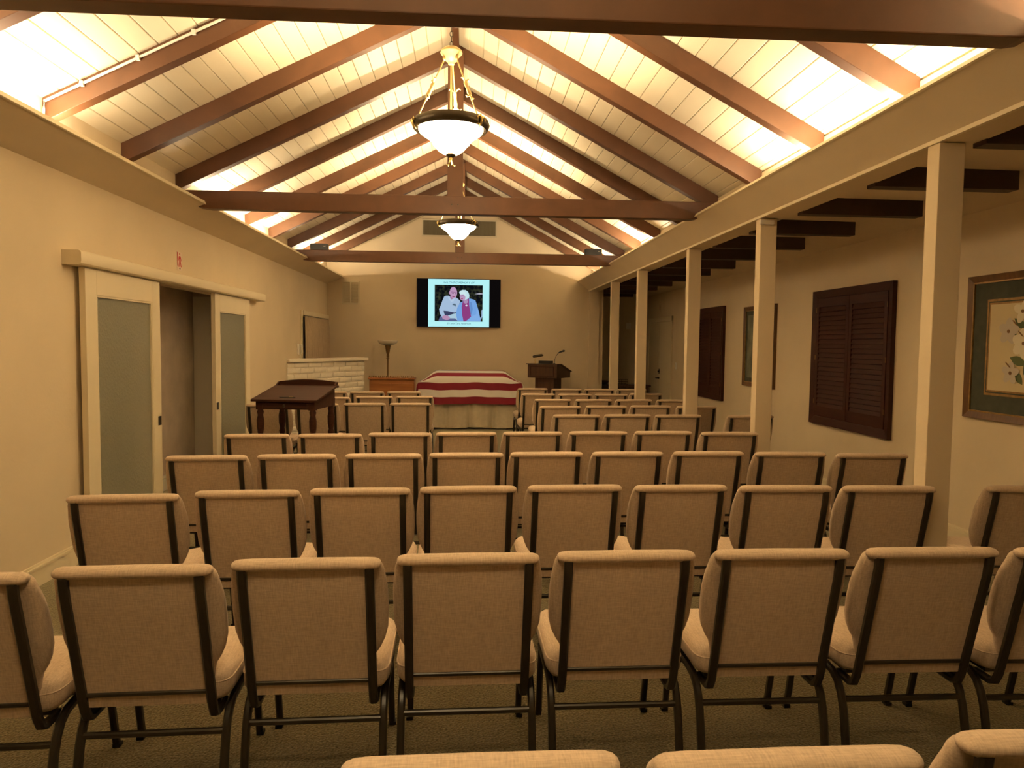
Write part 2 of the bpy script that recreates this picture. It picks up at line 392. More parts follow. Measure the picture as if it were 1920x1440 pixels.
# exit sign over the doors
t = empty('exit_sign', (XL+.002, 7.13, 2.38)); tag(t, 'small paper sign with red walking figure above the sliding doors', 'sign')
MB().prism([(-.055, -.09), (.055, -.09), (.06, .09), (-.06, .09)], lambda u, v, tt: (tt, u, v), 0, .003).build('card', 'paper', t)
m = MB(); fn = lambda u, v, tt: (tt, u, v)
m.prism([(-.053, -.045), (-.034, -.045), (-.036, .085), (-.055, .085)], fn, .003, .0042)
m.prism([(.006+.011*math.cos(a*PI/5), .070+.011*math.sin(a*PI/5)) for a in range(10)], fn, .003, .0042)
m.prism([(-.012, .05), (.02, .055), (.024, .0), (-.006, .0)], fn, .003, .0042)
m.prism([(-.006, .004), (.010, .004), (-.010, -.055), (-.024, -.055)], fn, .003, .0042)
m.prism([(.008, .004), (.024, .004), (.042, -.052), (.028, -.055)], fn, .003, .0042)
m.prism([(.018, .05), (.026, .045), (.045, .005), (.036, .003)], fn, .003, .0042)
m.prism([(-.012, .05), (-.006, .042), (-.024, .006), (-.03, .012)], fn, .003, .0042)
m.build('walking_figure', 'sign_red', t)
MB().box((.003, -.012, -.075), (.004, .022, -.062)).build('small_print', 'ink', t)

# ------------------------------------------------------------------ curtained window, phone, brick half wall
wn = struct(empty('window_1', (XL, 13.25, 0)))
m = MB(); m.box((0, -1.14, .9), (.03, -1.06, 2.14)).build('window_frame', 'trim', wn, bevel=.004)
MB().box((0, -1.06, 2.06), (.045, 1.13, 2.14)).build('window_frame', 'trim', wn, bevel=.004)
MB().box((.001, -1.055, .9), (.006, 1.13, 2.055)).build('pane', 'frosted', wn)
rings = []
N_ = 120
row = lambda z, amp: [(.050+amp*(.5*math.sin(k*.62+.7*math.sin(k*.21))+.5*math.sin(k*1.13+1.2)), -1.05+2.15*k/N_, z) for k in range(N_+1)]
tag(MB().loft([row(.95, .056), row(1.5, .050), row(1.9, .036), row(2.02, .016), row(2.045, .014)], False, False).build('curtain', 'curtain', None, 80, loc=(XL, 13.25, 0)), 'gathered tan curtain hanging in the window behind the brick half wall', 'curtain')
MB().tube([(.03, -1.055, 2.035), (.03, 1.13, 2.035)], .008, 8).build('curtain_rod', 'brass', wn)
t = empty('wall_phone', (XL+.002, 11.93, 1.49)); tag(t, 'white wall telephone beside the curtained window', 'phone')
MB().box((0, -.05, -.09), (.03, .05, .09)).build('phone_base', 'plastic_white', t, bevel=.008)
MB().tube([(.05, .03, -.08), (.062, .03, -.05), (.055, .03, 0), (.062, .03, .05), (.05, .03, .08)], [.016, .018, .012, .018, .016], 8).build('handset', 'plastic_white', t, 60)
MB().tube([(.03, .02, -.09), (.035, .0, -.16), (.03, -.01, -.21), (.03, .02, -.15), (.04, .03, -.08)], .004, 6).build('cord', 'plastic_white', t, 60)
# angled painted-brick half wall
p0, p1 = Vector((-2.79, 11.20, 0)), Vector((-1.83, 12.78, 0))
ang = math.atan2(p1.y-p0.y, p1.x-p0.x); LW = (p1-p0).length
bw = struct(empty('wall_brick', p0, ang))
MB().box((.012, .009, 0), (LW-.012, .20, 1.285)).build('mortar_core', 'mortar', bw)
cp = MB().box((-.0, -.05, 1.288), (LW+.05, .25, 1.34)).build('cap', 'brick', bw, bevel=.008)
BL, BH = .30, .092
bricks = []
for v in range(5):
    mm = MB(); mm.box((0, 0, 0), (BL-.009, .09, BH-.009))
    o = mm.build('brick', 'brick', bw, bevel=.013, smooth=60)
    for q in o.data.vertices:
        q.co += Vector((random.uniform(-.004, .004), random.uniform(-.006, .004), random.uniform(-.005, .005)))
    bricks.append(o)
proto = bricks[:]; used = 0
for r in range(14):
    x = -(BL*.5 if r % 2 else 0)+random.uniform(-.03, .03)
    while x < LW-.02:
        a, b_ = max(x, 0), min(x+BL, LW)
        if b_-a > .06:
            if used < 5: o = proto[used]
            else: o = proto[used % 5].copy(); C.objects.link(o); o.parent = bw
            o.location = (a+.006, random.uniform(-.004, .004), r*BH+.004+random.uniform(-.002, .002))
            o.scale = ((b_-a)/BL, 1, 1); o.rotation_euler = (0, random.uniform(-.008, .008), 0); used += 1
        x += BL

# ------------------------------------------------------------------ front wall fittings
t = empty('television', (-.18, YF-.10, 2.415)); tag(t, 'large black wall television showing an elderly couple on a white slide', 'television')
MB().box((-.84, 0, -.485), (.84, .05, .485)).build('casing', 'black', t, bevel=.006)
MB().box((-.30, .05, -.2), (.30, .064, .2)).build('wall_mount', 'black', t)
def tvp(x, y): return ((x-205)/1515*1.68-.84, .485-(y-222)/868*.97)
lay = [0]
def shape(name, pts, col, parent, s=SCREEN_STR, mt=None):
    lay[0] += 1; d = -.0004*lay[0]
    mm = MB(); n = len(pts)
    P = [tvp(*p) for p in pts]
    mm.prism(P, lambda u, v, tt: (u, tt, v), d-.0004, d)
    return mm.build(name, mt or emit(name+'_glow', col, s), parent)
def ell(cx, cy, rx, ry, n=20, rot=0):
    return [(cx+rx*math.cos(2*PI*k/n)*math.cos(rot)-ry*math.sin(2*PI*k/n)*math.sin(rot), cy+rx*math.cos(2*PI*k/n)*math.sin(rot)+ry*math.sin(2*PI*k/n)*math.cos(rot)) for k in range(n)]
sc = shape('screen', [(218, 232), (1708, 232), (1708, 1080), (218, 1080)], (.008, .006, .006), t, .6)
sl_ = shape('slide', [(413, 232), (1512, 232), (1512, 1080), (413, 1080)], (.50, .97, 1.0), sc, 1.05)
def foliage():
    m = bpy.data.materials.new('screen_foliage'); m.use_nodes = True; nt = m.node_tree; nt.nodes.remove(nt.nodes['Principled BSDF'])
    e = nt.nodes.new('ShaderNodeEmission'); tc = nt.nodes.new('ShaderNodeTexCoord'); n = nt.nodes.new('ShaderNodeTexNoise')
    n.inputs['Scale'].default_value = 14; n.inputs['Detail'].default_value = 5
    r = nt.nodes.new('ShaderNodeValToRGB'); r.color_ramp.elements[0].position = .45; r.color_ramp.elements[1].position = .75
    r.color_ramp.elements[0].color = (.004, .005, .008, 1); r.color_ramp.elements[1].color = (.05, .06, .03, 1)
    nt.links.new(tc.outputs['Object'], n.inputs[0]); nt.links.new(n.outputs[0], r.inputs[0]); nt.links.new(r.outputs[0], e.inputs[0])
    nt.links.new(e.outputs[0], nt.nodes['Material Output'].inputs[0]); return m
S = lambda nm, pts, col: shape(nm, pts, col, sc)
shape('photo', [(530, 335), (1392, 335), (1392, 982), (530, 982)], None, sc, mt=foliage())
LIL, SHI, CARD, HAIR, DK = (.52, .30, .50), (.42, .58, .80), (.20, .42, .85), (.60, .85, .92), (.03, .03, .06)
S('white_twig', [(1245, 490), (1300, 480), (1340, 470), (1392, 480), (1392, 492), (1340, 496)], (.5, .5, .6))
S('chair_edge', [(1392, 760), (1370, 790), (1372, 880), (1340, 935), (1350, 975), (1392, 890)], (.35, .5, .7))
S('man_trousers', [(600, 975), (625, 900), (700, 880), (900, 850), (960, 900), (950, 978), (600, 978)], (.12, .15, .32))
S('man_shirt', [(790, 528), (735, 528), (700, 545), (675, 600), (640, 700), (610, 770), (625, 850), (660, 905), (715, 880), (700, 830), (690, 795), (900, 830), (925, 800), (960, 700), (990, 625), (950, 580), (900, 550), (850, 590)], SHI)
S('man_waistband', [(688, 795), (770, 800), (905, 828), (860, 848), (730, 872)], (.05, .06, .14))
S('man_forearm', [(770, 880), (915, 835), (1000, 850), (1040, 975), (950, 978), (900, 930), (800, 930)], (.45, .66, .80))
S('man_hands', ell(735, 918, 72, 42, 16, .15), LIL)
S('man_neck', [(800, 540), (905, 545), (870, 600), (820, 590)], (.42, .22, .40))
S('man_collar', [(780, 530), (820, 600), (850, 585), (895, 560), (870, 625), (830, 640), (770, 570)], (.50, .66, .86))
S('man_ear', ell(798, 475, 14, 26, 12), (.48, .26, .46))
S('man_head', ell(866, 470, 66, 100, 24, -.05), (.56, .34, .56))
S('man_brow', [(825, 452), (915, 462), (912, 474), (826, 466)], (.34, .18, .34))
S('man_eyes', [(838, 476), (908, 486), (906, 496), (838, 486)], (.16, .08, .18))
S('man_nose', [(872, 478), (890, 480), (893, 522), (868, 522)], (.62, .38, .58))
S('man_mouth', [(838, 535), (900, 536), (886, 552), (852, 552)], (.30, .08, .18))
S('woman_cardigan', [(1145, 570), (1230, 590), (1262, 605), (1290, 690), (1325, 800), (1345, 900), (1362, 980), (1030, 980), (940, 978), (915, 850), (935, 740), (985, 650), (1040, 620)], CARD)
S('cardigan_fold', [(1165, 640), (1190, 640), (1215, 760), (1190, 860), (1175, 850)], (.14, .30, .66))
S('cardigan_sleeve', [(1290, 700), (1325, 800), (1345, 900), (1362, 980), (1110, 980), (1200, 890), (1280, 850)], (.25, .48, .90))
S('woman_top', [(1035, 625), (1015, 720), (1022, 850), (1050, 985), (1085, 982), (1150, 930), (1185, 895), (1170, 800), (1150, 690), (1145, 572), (1090, 605)], (.30, .055, .24))
S('woman_neck', [(1045, 600), (1110, 575), (1130, 640), (1095, 670), (1050, 650)], (.46, .30, .52))
S('necklace', ell(1100, 698, 20, 16, 10), (.8, .75, .9))
S('woman_hair', [(968, 465), (985, 438), (1030, 420), (1085, 422), (1130, 455), (1152, 510), (1150, 560), (1120, 580), (1060, 600), (985, 540), (990, 500)], HAIR)
S('woman_face', ell(1030, 548, 50, 66, 20, -.25), (.55, .36, .58))
S('woman_fringe', [(968, 468), (1030, 430), (1090, 470), (1080, 540), (1050, 500), (985, 505)], (.68, .90, .95))
S('woman_eyes', [(995, 530), (1045, 522), (1046, 532), (996, 540)], (.20, .10, .24))
S('woman_mouth', [(1000, 570), (1045, 562), (1032, 588), (1010, 590)], (.42, .08, .20))
S('emblem', [(845, 690), (870, 668), (905, 670), (912, 695), (895, 730), (888, 700), (860, 695)], (.10, .16, .22))
def text(name, body, size, x, y, parent, m_, width=None):
    cu = bpy.data.curves.new(name, 'FONT'); cu.body = body; cu.size = size; cu.shear = .28; cu.align_x = 'CENTER'; cu.align_y = 'CENTER'; cu.extrude = .0003; cu.resolution_u = 2
    o = bpy.data.objects.new(name, cu); C.objects.link(o); bpy.context.view_layer.update()
    me = bpy.data.meshes.new_from_object(o.evaluated_get(bpy.context.evaluated_depsgraph_get())); bpy.data.objects.remove(o)
    me.materials.clear(); me.materials.append(m_)
    if width:
        xs = [v.co.x for v in me.vertices]; k = width/(max(xs)-min(xs))
        for v in me.vertices: v.co.x *= k
    o = bpy.data.objects.new(name, me); C.objects.link(o); o.parent = parent
    px, pz = tvp(x, y); lay[0] += 1
    o.rotation_euler = (PI/2, 0, 0); o.location = (px, -.0004*lay[0]-.0012, pz); return o
inkm = emit('screen_ink_glow', (.06, .20, .26), 1.0)
text('lettering', 'IN LOVING MEMORY OF', .052, 962, 295, sc, inkm, .62)
text('lettering', 'Ed and Tara Peterson', .050, 965, 1022, sc, inkm, .475)

# gable vent
t = empty('vent_grille', (-.175, YF-.036, 3.905)); tag(t, 'wide louvred vent grille high on the gable wall', 'vent')
MB().box((-.72, -.004, -.145), (.72, 0, .145)).build('backing', 'slat', t)
for a, b_ in (((-.75, -.175), (.75, -.145)), ((-.75, .145), (.75, .175)), ((-.75, -.145), (-.72, .145)), ((.72, -.145), (.75, .145))):
    MB().box((a[0], -.014, a[1]), (b_[0], 0, b_[1])).build('frame', 'vent_cream', t)
sl0 = None
for i in range(58):
    x = -.70+1.40*i/57
    if sl0 is None: o = sl0 = MB().box((-.005, -.010, -.145), (.005, -.003, .145)).build('slat', 'slat', t)
    else: o = sl0.copy(); C.objects.link(o)
    o.parent = t; o.location = (x, 0, 0); o.rotation_euler = (0, 0, .5)
t = empty('return_air_grille', (-2.33, YF, 2.60)); tag(t, 'square slatted return air grille by the front corner under the cornice', 'vent')
MB().box((-.155, -.004, -.205), (.155, 0, .205)).build('backing', 'vent_tan', t)
for a, b_ in (((-.175, -.235), (.175, -.205)), ((-.175, .205), (.175, .235)), ((-.175, -.205), (-.150, .205)), ((.150, -.205), (.175, .205)), ((-.012, -.205), (.012, .205))):
    MB().box((a[0], -.016, a[1]), (b_[0], 0, b_[1])).build('frame', 'vent_cream', t)
sl0 = None
for i in range(22):
    for xx in (-.081, .081):
        if sl0 is None: o = sl0 = MB().hexa([(-.069, -.014, -.006), (.069, -.014, -.006), (.069, -.003, .004), (-.069, -.003, .004), (-.069, -.014, -.003), (.069, -.014, -.003), (.069, -.003, .007), (-.069, -.003, .007)]).build('slat', 'vent_tan', t)
        else: o = sl0.copy(); C.objects.link(o)
        o.parent = t; o.location = (xx, 0, -.194+.388*i/21)

# ------------------------------------------------------------------ pendants
def pendant(y, label, sfx=''):
    t = empty('pendant_lamp'+sfx, (-.125, y, 2.86)); tag(t, label, 'lamp', 'alabaster bowl pendants')
    # bowl: bell-shaped glass, rim at .235
    prof = [(.022, .062), (.05, .066), (.083, .086), (.108, .114), (.132, .146), (.160, .174), (.192, .194), (.215, .212), (.224, .240)]
    MB().lathe(prof+[(.216, .240), (.205, .218), (.180, .200), (.150, .183), (.122, .153), (.098, .122), (.075, .095), (.045, .076), (.022, .074)], n=40, caps=False).build('glass_bowl', 'bowl', t, 60)
    MB().lathe([(.225, .228), (.246, .224), (.260, .236), (.268, .262), (.260, .287), (.240, .292), (.230, .272), (.226, .245), (.225, .228)], n=40, caps=False).build('rim', 'bronze', t, 40)
    for k in range(3):
        MB().lathe([(.016, .09), (.026, .12), (.030, .16), (.018, .19), (.001, .197)], (.11*math.cos(k*2.094), .11*math.sin(k*2.094), .035), 10).build('bulb', 'bulb', t, 60)
    la = bpy.data.lights.new('bulb_light'+sfx, 'POINT'); la.energy = UP_W; la.color = PEND_COL; la.shadow_soft_size = .045
    lo = bpy.data.objects.new('bulb_light'+sfx, la); C.objects.link(lo); lo.parent = t; lo.location = (0, 0, .20)
    MB().lathe([(.034, .072), (.036, .060), (.022, .046), (.010, .042)], n=16).build('finial_cap', 'bronze', t, 40)
    f = MB().lathe([(.010, .043), (.013, .034), (.008, .024), (.010, .012), (.004, .006)], n=12).build('finial', 'brass', t, 50)
    for k in range(4):
        a = k*PI/2+.5; ca, sa = math.cos(a), math.sin(a)
        MB().tube([(.006*ca, .006*sa, .020), (.012*ca, .012*sa, .004), (.020*ca, .020*sa, -.012), (.030*ca, .030*sa, -.014), (.034*ca, .034*sa, -.006)], [.006, .006, .005, .004, .003], 6).build('leaf_scroll', 'brass', f, 60)
    # canopy
    MB().lathe([(.006, .790), (.05, .782), (.072, .765), (.076, .750), (.070, .742), (.052, .722), (.042, .700), (.026, .690), (.020, .672), (.002, .668)], n=24).build('canopy', 'pale_brass', t, 40)
    MB().tube([(0, 0, .66), (0, 0, .235)], .0075, 8).build('stem', 'pale_brass', t, 60)
    for k in range(3):
        a = math.radians(200+120*k); ca, sa = math.cos(a), math.sin(a)
        A = Vector((.050*ca, .050*sa, .700)); Z = Vector((.236*ca, .236*sa, .288)); d = (Z-A)
        rod = MB().tube([A, Z], .005, 8).build('rod', 'pale_brass', t, 60)
        MB().tube([A+d*.40, A+d*.44, A+d*.52, A+d*.60, A+d*.66], [.010, .014, .011, .015, .010], 8).build('knop', 'pale_brass', rod, 60)
        out = Vector((ca, sa, 0)); sd = Vector((-sa, ca, 0))
        for q, sgn in ((.42, 1), (.42, -1), (.64, 1), (.64, -1)):
            c0 = A+d*q; up = .028 if q < .5 else -.020
            MB().tube([c0, c0+sd*(.014*sgn)+Vector((0, 0, up*.5)), c0+sd*(.030*sgn)+Vector((0, 0, up)), c0+sd*(.042*sgn)+Vector((0, 0, up*.6))], [.007, .007, .006, .004], 6).build('leaf_scroll', 'pale_brass', rod, 60)
        cl = MB().lathe([(.003, .02), (.011, .012), (.012, 0), (.010, -.01), (.003, -.015)], (.050*ca, .050*sa, .705), 10).build('hook', 'pale_brass', rod, 60)
        br = MB().tube([(.262*ca, .262*sa, .290), (.276*ca, .276*sa, .262), (.268*ca, .268*sa, .230), (.250*ca, .250*sa, .205)], [.006, .009, .009, .005], 8).build('bracket', 'brass', t, 60)
        for sgn in (-1, 1):
            b0 = Vector((.272*ca, .272*sa, .262))
            MB().tube([b0, b0+sd*(.022*sgn)+Vector((0, 0, .012)), b0+sd*(.040*sgn)+Vector((0, 0, .002)), b0+sd*(.036*sgn)-Vector((0, 0, .012))], [.007, .007, .006, .004], 6).build('leaf_scroll', 'brass', br, 60)
    # chain up to the ridge
    top = ZA-.11-2.86; z = .79; k = 0
    while z < top:
        l = MB(); r_, hh = .010, .020
        pts = [(r_*math.cos(a*PI/6), hh*math.sin(a*PI/6)) for a in range(13)]
        l.tube([(0, u, v+z+hh) if k % 2 else (u, 0, v+z+hh) for u, v in pts], .0028, 5, caps=False).build('chain_link', 'bronze', t, 60)
        z += .034; k += 1
    return t
pendant(5.02, 'lit alabaster bowl pendant lamp hanging behind the rearmost tie beam')
pendant(9.10, 'lit alabaster bowl pendant lamp hanging in front of the gable vent')
pendant(.75, 'lit alabaster bowl pendant lamp hanging over the rearmost chairs', '_offscreen')

# ------------------------------------------------------------------ loudspeakers on the far tie beam
def speaker(x, rz, lab):
    t = empty('loudspeaker', (x, 11.262, 3.03), rz); tag(t, lab, 'speaker', 'small black loudspeakers on the tie beam')
    MB().prism([(-.135, 0), (.135, 0), (.135, .088), (.12, .10), (-.12, .10), (-.135, .088)], lambda u, v, tt: (u, tt, v), -.045, .06).build('cabinet', 'black', t, bevel=.003)
    MB().box((-.125, -.049, .010), (.035, -.0455, .09)).build('grille', 'black', t)
    MB().box((.05, -.049, .012), (.125, -.0455, .088)).build('grille', 'black', t)
    MB().box((.07, -.0505, .055), (.10, -.049, .062)).build('badge', 'plastic_white', t)
speaker(-2.30, 0, 'small black loudspeaker on the far tie beam over the brick half wall')
speaker(1.98, 0, 'small black loudspeaker on the far tie beam beside the columns')

# ------------------------------------------------------------------ aisle wall: shutters, prints, door
def shutter_window(name, y0, y1, z0, z1):
    t = struct(empty(name, (XW, (y0+y1)/2, (z0+z1)/2))); w_, h_ = (y1-y0)/2, (z1-z0)/2; fr = .085
    # mitred moulded frame
    for (a, b_, c_, d_) in (((-w_, -h_), (w_, -h_), (w_-fr, -h_+fr), (-w_+fr, -h_+fr)), ((w_, -h_), (w_, h_), (w_-fr, h_-fr), (w_-fr, -h_+fr)),
                            ((w_, h_), (-w_, h_), (-w_+fr, h_-fr), (w_-fr, h_-fr)), ((-w_, h_), (-w_, -h_), (-w_+fr, -h_+fr), (-w_+fr, h_-fr))):
        q = [a, b_, c_, d_]
        fo = MB().add([(0, *p) for p in q]+[(-.045, *q[0]), (-.045, *q[1]), (-.028, *q[2]), (-.028, *q[3])], [(0,1,2,3),(4,5,6,7),(0,1,5,4),(1,2,6,5),(2,3,7,6),(3,0,4,7)]).build('window_frame', 'shutter', t)
    MB().box((-.004, -w_+fr, -h_+fr), (0, w_-fr, h_-fr)).build('backing', 'shutter', t)
    iw, ih = w_-fr, h_-fr
    for s in (0, 1):
        a, b_ = (-iw+.003, -.003) if s == 0 else (.003, iw-.003); st = .055; rt, rb = .10, .12
        p = MB()
        p.box((-.034, a, -ih+.003), (-.010, a+st, ih-.003)); p.box((-.034, b_-st, -ih+.003), (-.010, b_, ih-.003))
        p.box((-.034, a+st, ih-rt), (-.010, b_-st, ih-.003)); p.box((-.034, a+st, -ih+.003), (-.010, b_-st, -ih+rb))
        p = p.build('shutter_panel', 'shutter', t)
        n = 22; zz0, zz1 = -ih+rb, ih-rt; pitch = (zz1-zz0)/n; l0 = None
        for i in range(n):
            if l0 is None:
                l0 = MB().hexa([(-.034, a+st+.002, -.030), (-.028, a+st+.002, -.034), (-.028, b_-st-.002, -.034), (-.034, b_-st-.002, -.030), (-.016, a+st+.002, .034), (-.010, a+st+.002, .030), (-.010, b_-st-.002, .030), (-.016, b_-st-.002, .034)]).build('louver', 'shutter', p)
                o = l0
            else: o = l0.copy(); C.objects.link(o); o.parent = p
            o.location = (0, 0, zz0+pitch*(i+.5))
        y_ = a if s == 0 else b_
        for zq in (-ih*.75, 0.0, ih*.80):
            MB().tube([(-.037, y_, zq-.026), (-.037, y_, zq+.026)], .004, 6).build('hinge', 'lamp_pole', p)
    return t
shutter_window('window_2', 6.50, 8.06, .74, 2.255)
shutter_window('window_3', 10.96, 12.23, .745, 2.25)
def picture(y0, y1, z0, z1, lab, floral):
    t = empty('framed_print', (XW-.001, (y0+y1)/2, (z0+z1)/2)); tag(t, lab, 'picture'); w_, h_ = (y1-y0)/2, (z1-z0)/2; fr = .05
    for q in (((-w_, -h_), (w_, -h_), (w_-fr, -h_+fr), (-w_+fr, -h_+fr)), ((w_, -h_), (w_, h_), (w_-fr, h_-fr), (w_-fr, -h_+fr)),
              ((w_, h_), (-w_, h_), (-w_+fr, h_-fr), (w_-fr, h_-fr)), ((-w_, h_), (-w_, -h_), (-w_+fr, -h_+fr), (-w_+fr, h_-fr))):
        MB().add([(0, *p) for p in q]+[(-.035, *q[0]), (-.035, *q[1]), (-.022, *q[2]), (-.022, *q[3])], [(0,1,2,3),(4,5,6,7),(0,1,5,4),(1,2,6,5),(2,3,7,6),(3,0,4,7)]).build('frame_side', 'frame_wood', t)
    g = .012
    for a, b_ in (((-w_+fr, -h_+fr), (w_-fr, -h_+fr+g)), ((-w_+fr, h_-fr-g), (w_-fr, h_-fr)), ((-w_+fr, -h_+fr+g), (-w_+fr+g, h_-fr-g)), ((w_-fr-g, -h_+fr+g), (w_-fr, h_-fr-g))):
        MB().box((-.024, *a), (-.002, *b_)).build('gilt_slip', 'gold', t)
    MB().box((-.012, -w_+fr, -h_+fr), (-.001, w_-fr, h_-fr)).build('mat_board', 'matboard', t)
    mx, mz = .20, .19
    if floral:
        for k, (e_, mt) in enumerate(((0, 'gold'), (.018, 'matboard'), (.028, 'gold'))):
            MB().box((-.0135-.0012*k, -w_+mx+e_, -h_+mz+e_), (-.011, w_-mx-e_, h_-mz-e_)).build('fillet', mt, t)
        pp = MB().box((-.0178, -w_+mx+.042, -h_+mz+.042), (-.011, w_-mx-.042, h_-mz-.042)).build('print_sheet', 'print', t)
        d = [.018]
        def fl_(name, pts, mt):
            d[0] += .0003
            MB().prism(pts, lambda u, v, tt: (tt, u, v), -d[0]-.0003, -d[0]).build(name, mt, pp)
        # u axis: +u is away from the camera (left in view)
        def leaf(cx, cz, l, wd, a):
            P = []
            for s_ in (1, -1):
                for k in range(7):
                    q = k/6 if s_ == 1 else 1-k/6
                    P.append((q*l-l/2, s_*wd*math.sin(PI*q)))
            P = P[:6]+P[7:13]
            fl_('leaf', [(cx+u*math.cos(a)-v*math.sin(a), cz+u*math.sin(a)+v*math.cos(a)) for u, v in P], 'leaf')
        def petal(cx, cz, l, wd, a, mt='petal'):
            fl_('petal', [(cx+(l/2*math.cos(k*PI/7)*math.cos(a)-wd*math.sin(k*PI/7)*math.sin(a)), cz+(l/2*math.cos(k*PI/7)*math.sin(a)+wd*math.sin(k*PI/7)*math.cos(a))) for k in range(14)], mt)
        for (x_, z_, l, wd, a) in ((.06, .17, .16, .03, .6), (-.02, .19, .14, .03, 2.3), (.10, .06, .12, .03, 1.2), (.07, -.10, .17, .035, .3), (-.02, -.12, .18, .03, 2.0), (.06, -.22, .13, .03, .9), (-.06, -.24, .15, .03, 2.2), (-.10, .05, .18, .035, .2), (-.14, -.10, .16, .03, 2.7), (-.12, .22, .15, .03, .9)):
            leaf(x_, z_, l, wd, a)
        fl_('twig', [(.00, .20), (.012, .20), (-.02, -.28), (-.032, -.28)], 'twig')
        for (x_, z_, n, l, mt) in ((.045, .265, 4, .11, 'petal'), (.17, .12, 5, .13, 'petal2'), (.02, .03, 6, .15, 'petal'), (.13, -.19, 5, .10, 'petal2'), (-.13, .12, 5, .12, 'petal'), (-.11, -.18, 5, .11, 'petal')):
            for k in range(n):
                a = k*2*PI/n+.4; petal(x_+.038*math.cos(a), z_+.038*math.sin(a), l, l*.30, a, mt)
            petal(x_, z_, .03, .014, .3, 'twig')
        for (x_, z_) in ((.10, .18), (.15, -.13), (.04, .10)): petal(x_, z_, .07, .006, .7, 'twig')
    else:
        MB().box((-.014, -w_+.12, -h_+.12), (-.011, w_-.12, h_-.12)).build('print_sheet', 'art_dark', t)
    return t
picture(4.28, 5.50, 1.07, 2.19, 'large floral botanical print in a wide dark mat and wooden frame', True)
picture(9.09, 10.15, 1.05, 2.18, 'dark framed picture hanging between the two shuttered windows', False)

t = struct(empty('door_3', (XW, 14.75, 0)))
for y0, y1 in ((-.93, -.83), (.83, .93)): MB().box((-.03, y0, 0), (-.001, y1, 2.20)).build('door_frame', 'trim', t, bevel=.004)
MB().box((-.035, -.93, 2.10), (-.001, .93, 2.20)).build('door_frame', 'trim', t, bevel=.004)
for y0, y1 in ((-.825, -.004), (.004, .825)):
    MB().box((-.02, y0, .008), (-.001, y1, 2.095)).build('leaf', 'door_paint', t, bevel=.003)
k_ = MB().prism([(.03*math.cos(a*PI/8), .055*math.sin(a*PI/8)) for a in range(16)], lambda u, v, tt: (tt, u-.06, v+1.07), -.03, -.019).build('lock', 'black', t)
MB().tube([(-.03, -.06, 1.07), (-.055, -.06, 1.07)], .016, 10).build('lock_turn', 'black', k_, 50)
MB().tube([(-.021, -.06, .93), (-.06, -.06, .93), (-.065, .06, .925)], [.018, .012, .010], 8).build('handle', 'black', t, 50)
t = empty('pale_sign', (XW-.002, 14.80, 2.40)); tag(t, 'pale red sign on the wall above the double door', 'sign')
MB().prism([(-.055, -.09), (.055, -.09), (.055, .09), (-.055, .09)], lambda u, v, tt: (tt, u, v), -.003, 0).build('card', 'wall_aisle', t)
MB().prism([(-.02, -.05), (.02, -.05), (.025, .03), (0, .08), (-.025, .03)], lambda u, v, tt: (tt, u, v), -.0045, -.003).build('figure', 'sign_pale', t)
t = empty('light_switch', (XW-.001, 13.55, 1.22)); tag(t, 'white double light switch plate beside the double door', 'switch')
MB().box((-.008, -.06, -.065), (0, .06, .065)).build('plate', 'plastic_white', t, bevel=.003)
for yy in (-.025, .025): MB().box((-.014, yy-.012, -.025), (-.008, yy+.012, .025)).build('rocker', 'plastic_white', t, bevel=.002)
t = empty('thermostat', (3.72, YE-.001, 2.05)); tag(t, 'small white wall chime box on the end wall of the aisle', 'thermostat')
MB().box((-.05, -.03, -.07), (.05, 0, .07)).build('casing', 'plastic_white', t, bevel=.006)
MB().box((-.035, -.034, -.02), (.035, -.03, .04)).build('cover', 'plastic_white', t)

# console table with wire basket and brown bowl at the aisle end
t = empty('console_table', (3.45, 15.55, 0)); tag(t, 'dark console table standing against the end wall of the aisle', 'table')
MB().box((-.62, -.22, .70), (.58, .22, .74)).build('table_top', 'walnut', t, bevel=.006)
MB().box((-.56, -.18, .60), (.52, .18, .70)).build('apron', 'walnut', t)
for x in (-.54, .50):
    for y in (-.17, .17): MB().bar([(x, y, 0), (x, y, .62)], .045, .045).build('leg', 'walnut', t)
t = empty('wire_basket', (3.40, 15.55, .74)); tag(t, 'open wire letter rack on the dark console table', 'basket')
for z in (.01, .06, .11):
    for a, b_ in (((-.14, -.10), (.14, -.10)), ((-.14, .10), (.14, .10)), ((-.14, -.10), (-.14, .10)), ((.14, -.10), (.14, .10))):
        MB().tube([(*a, z), (*b_, z)], .004, 6).build('wire', 'bronze', t)
for x in (-.14, 0, .14):
    for y in (-.10, .10): MB().tube([(x, y, .004), (x, y, .115)], .004, 6).build('wire', 'bronze', t)
t = empty('bowl', (2.98, 15.50, .74)); tag(t, 'low dark brown bowl on the dark console table', 'bowl')
MB().lathe([(.05, 0), (.11, .02), (.15, .06), (.155, .085), (.145, .085), (.10, .03), (.02, .02)], n=24).build('bowl_body', 'walnut', t, 50)
MB().lathe([(.052, -.0), (.06, .008), (.05, .012)], n=24).build('foot', 'walnut', t, 50)

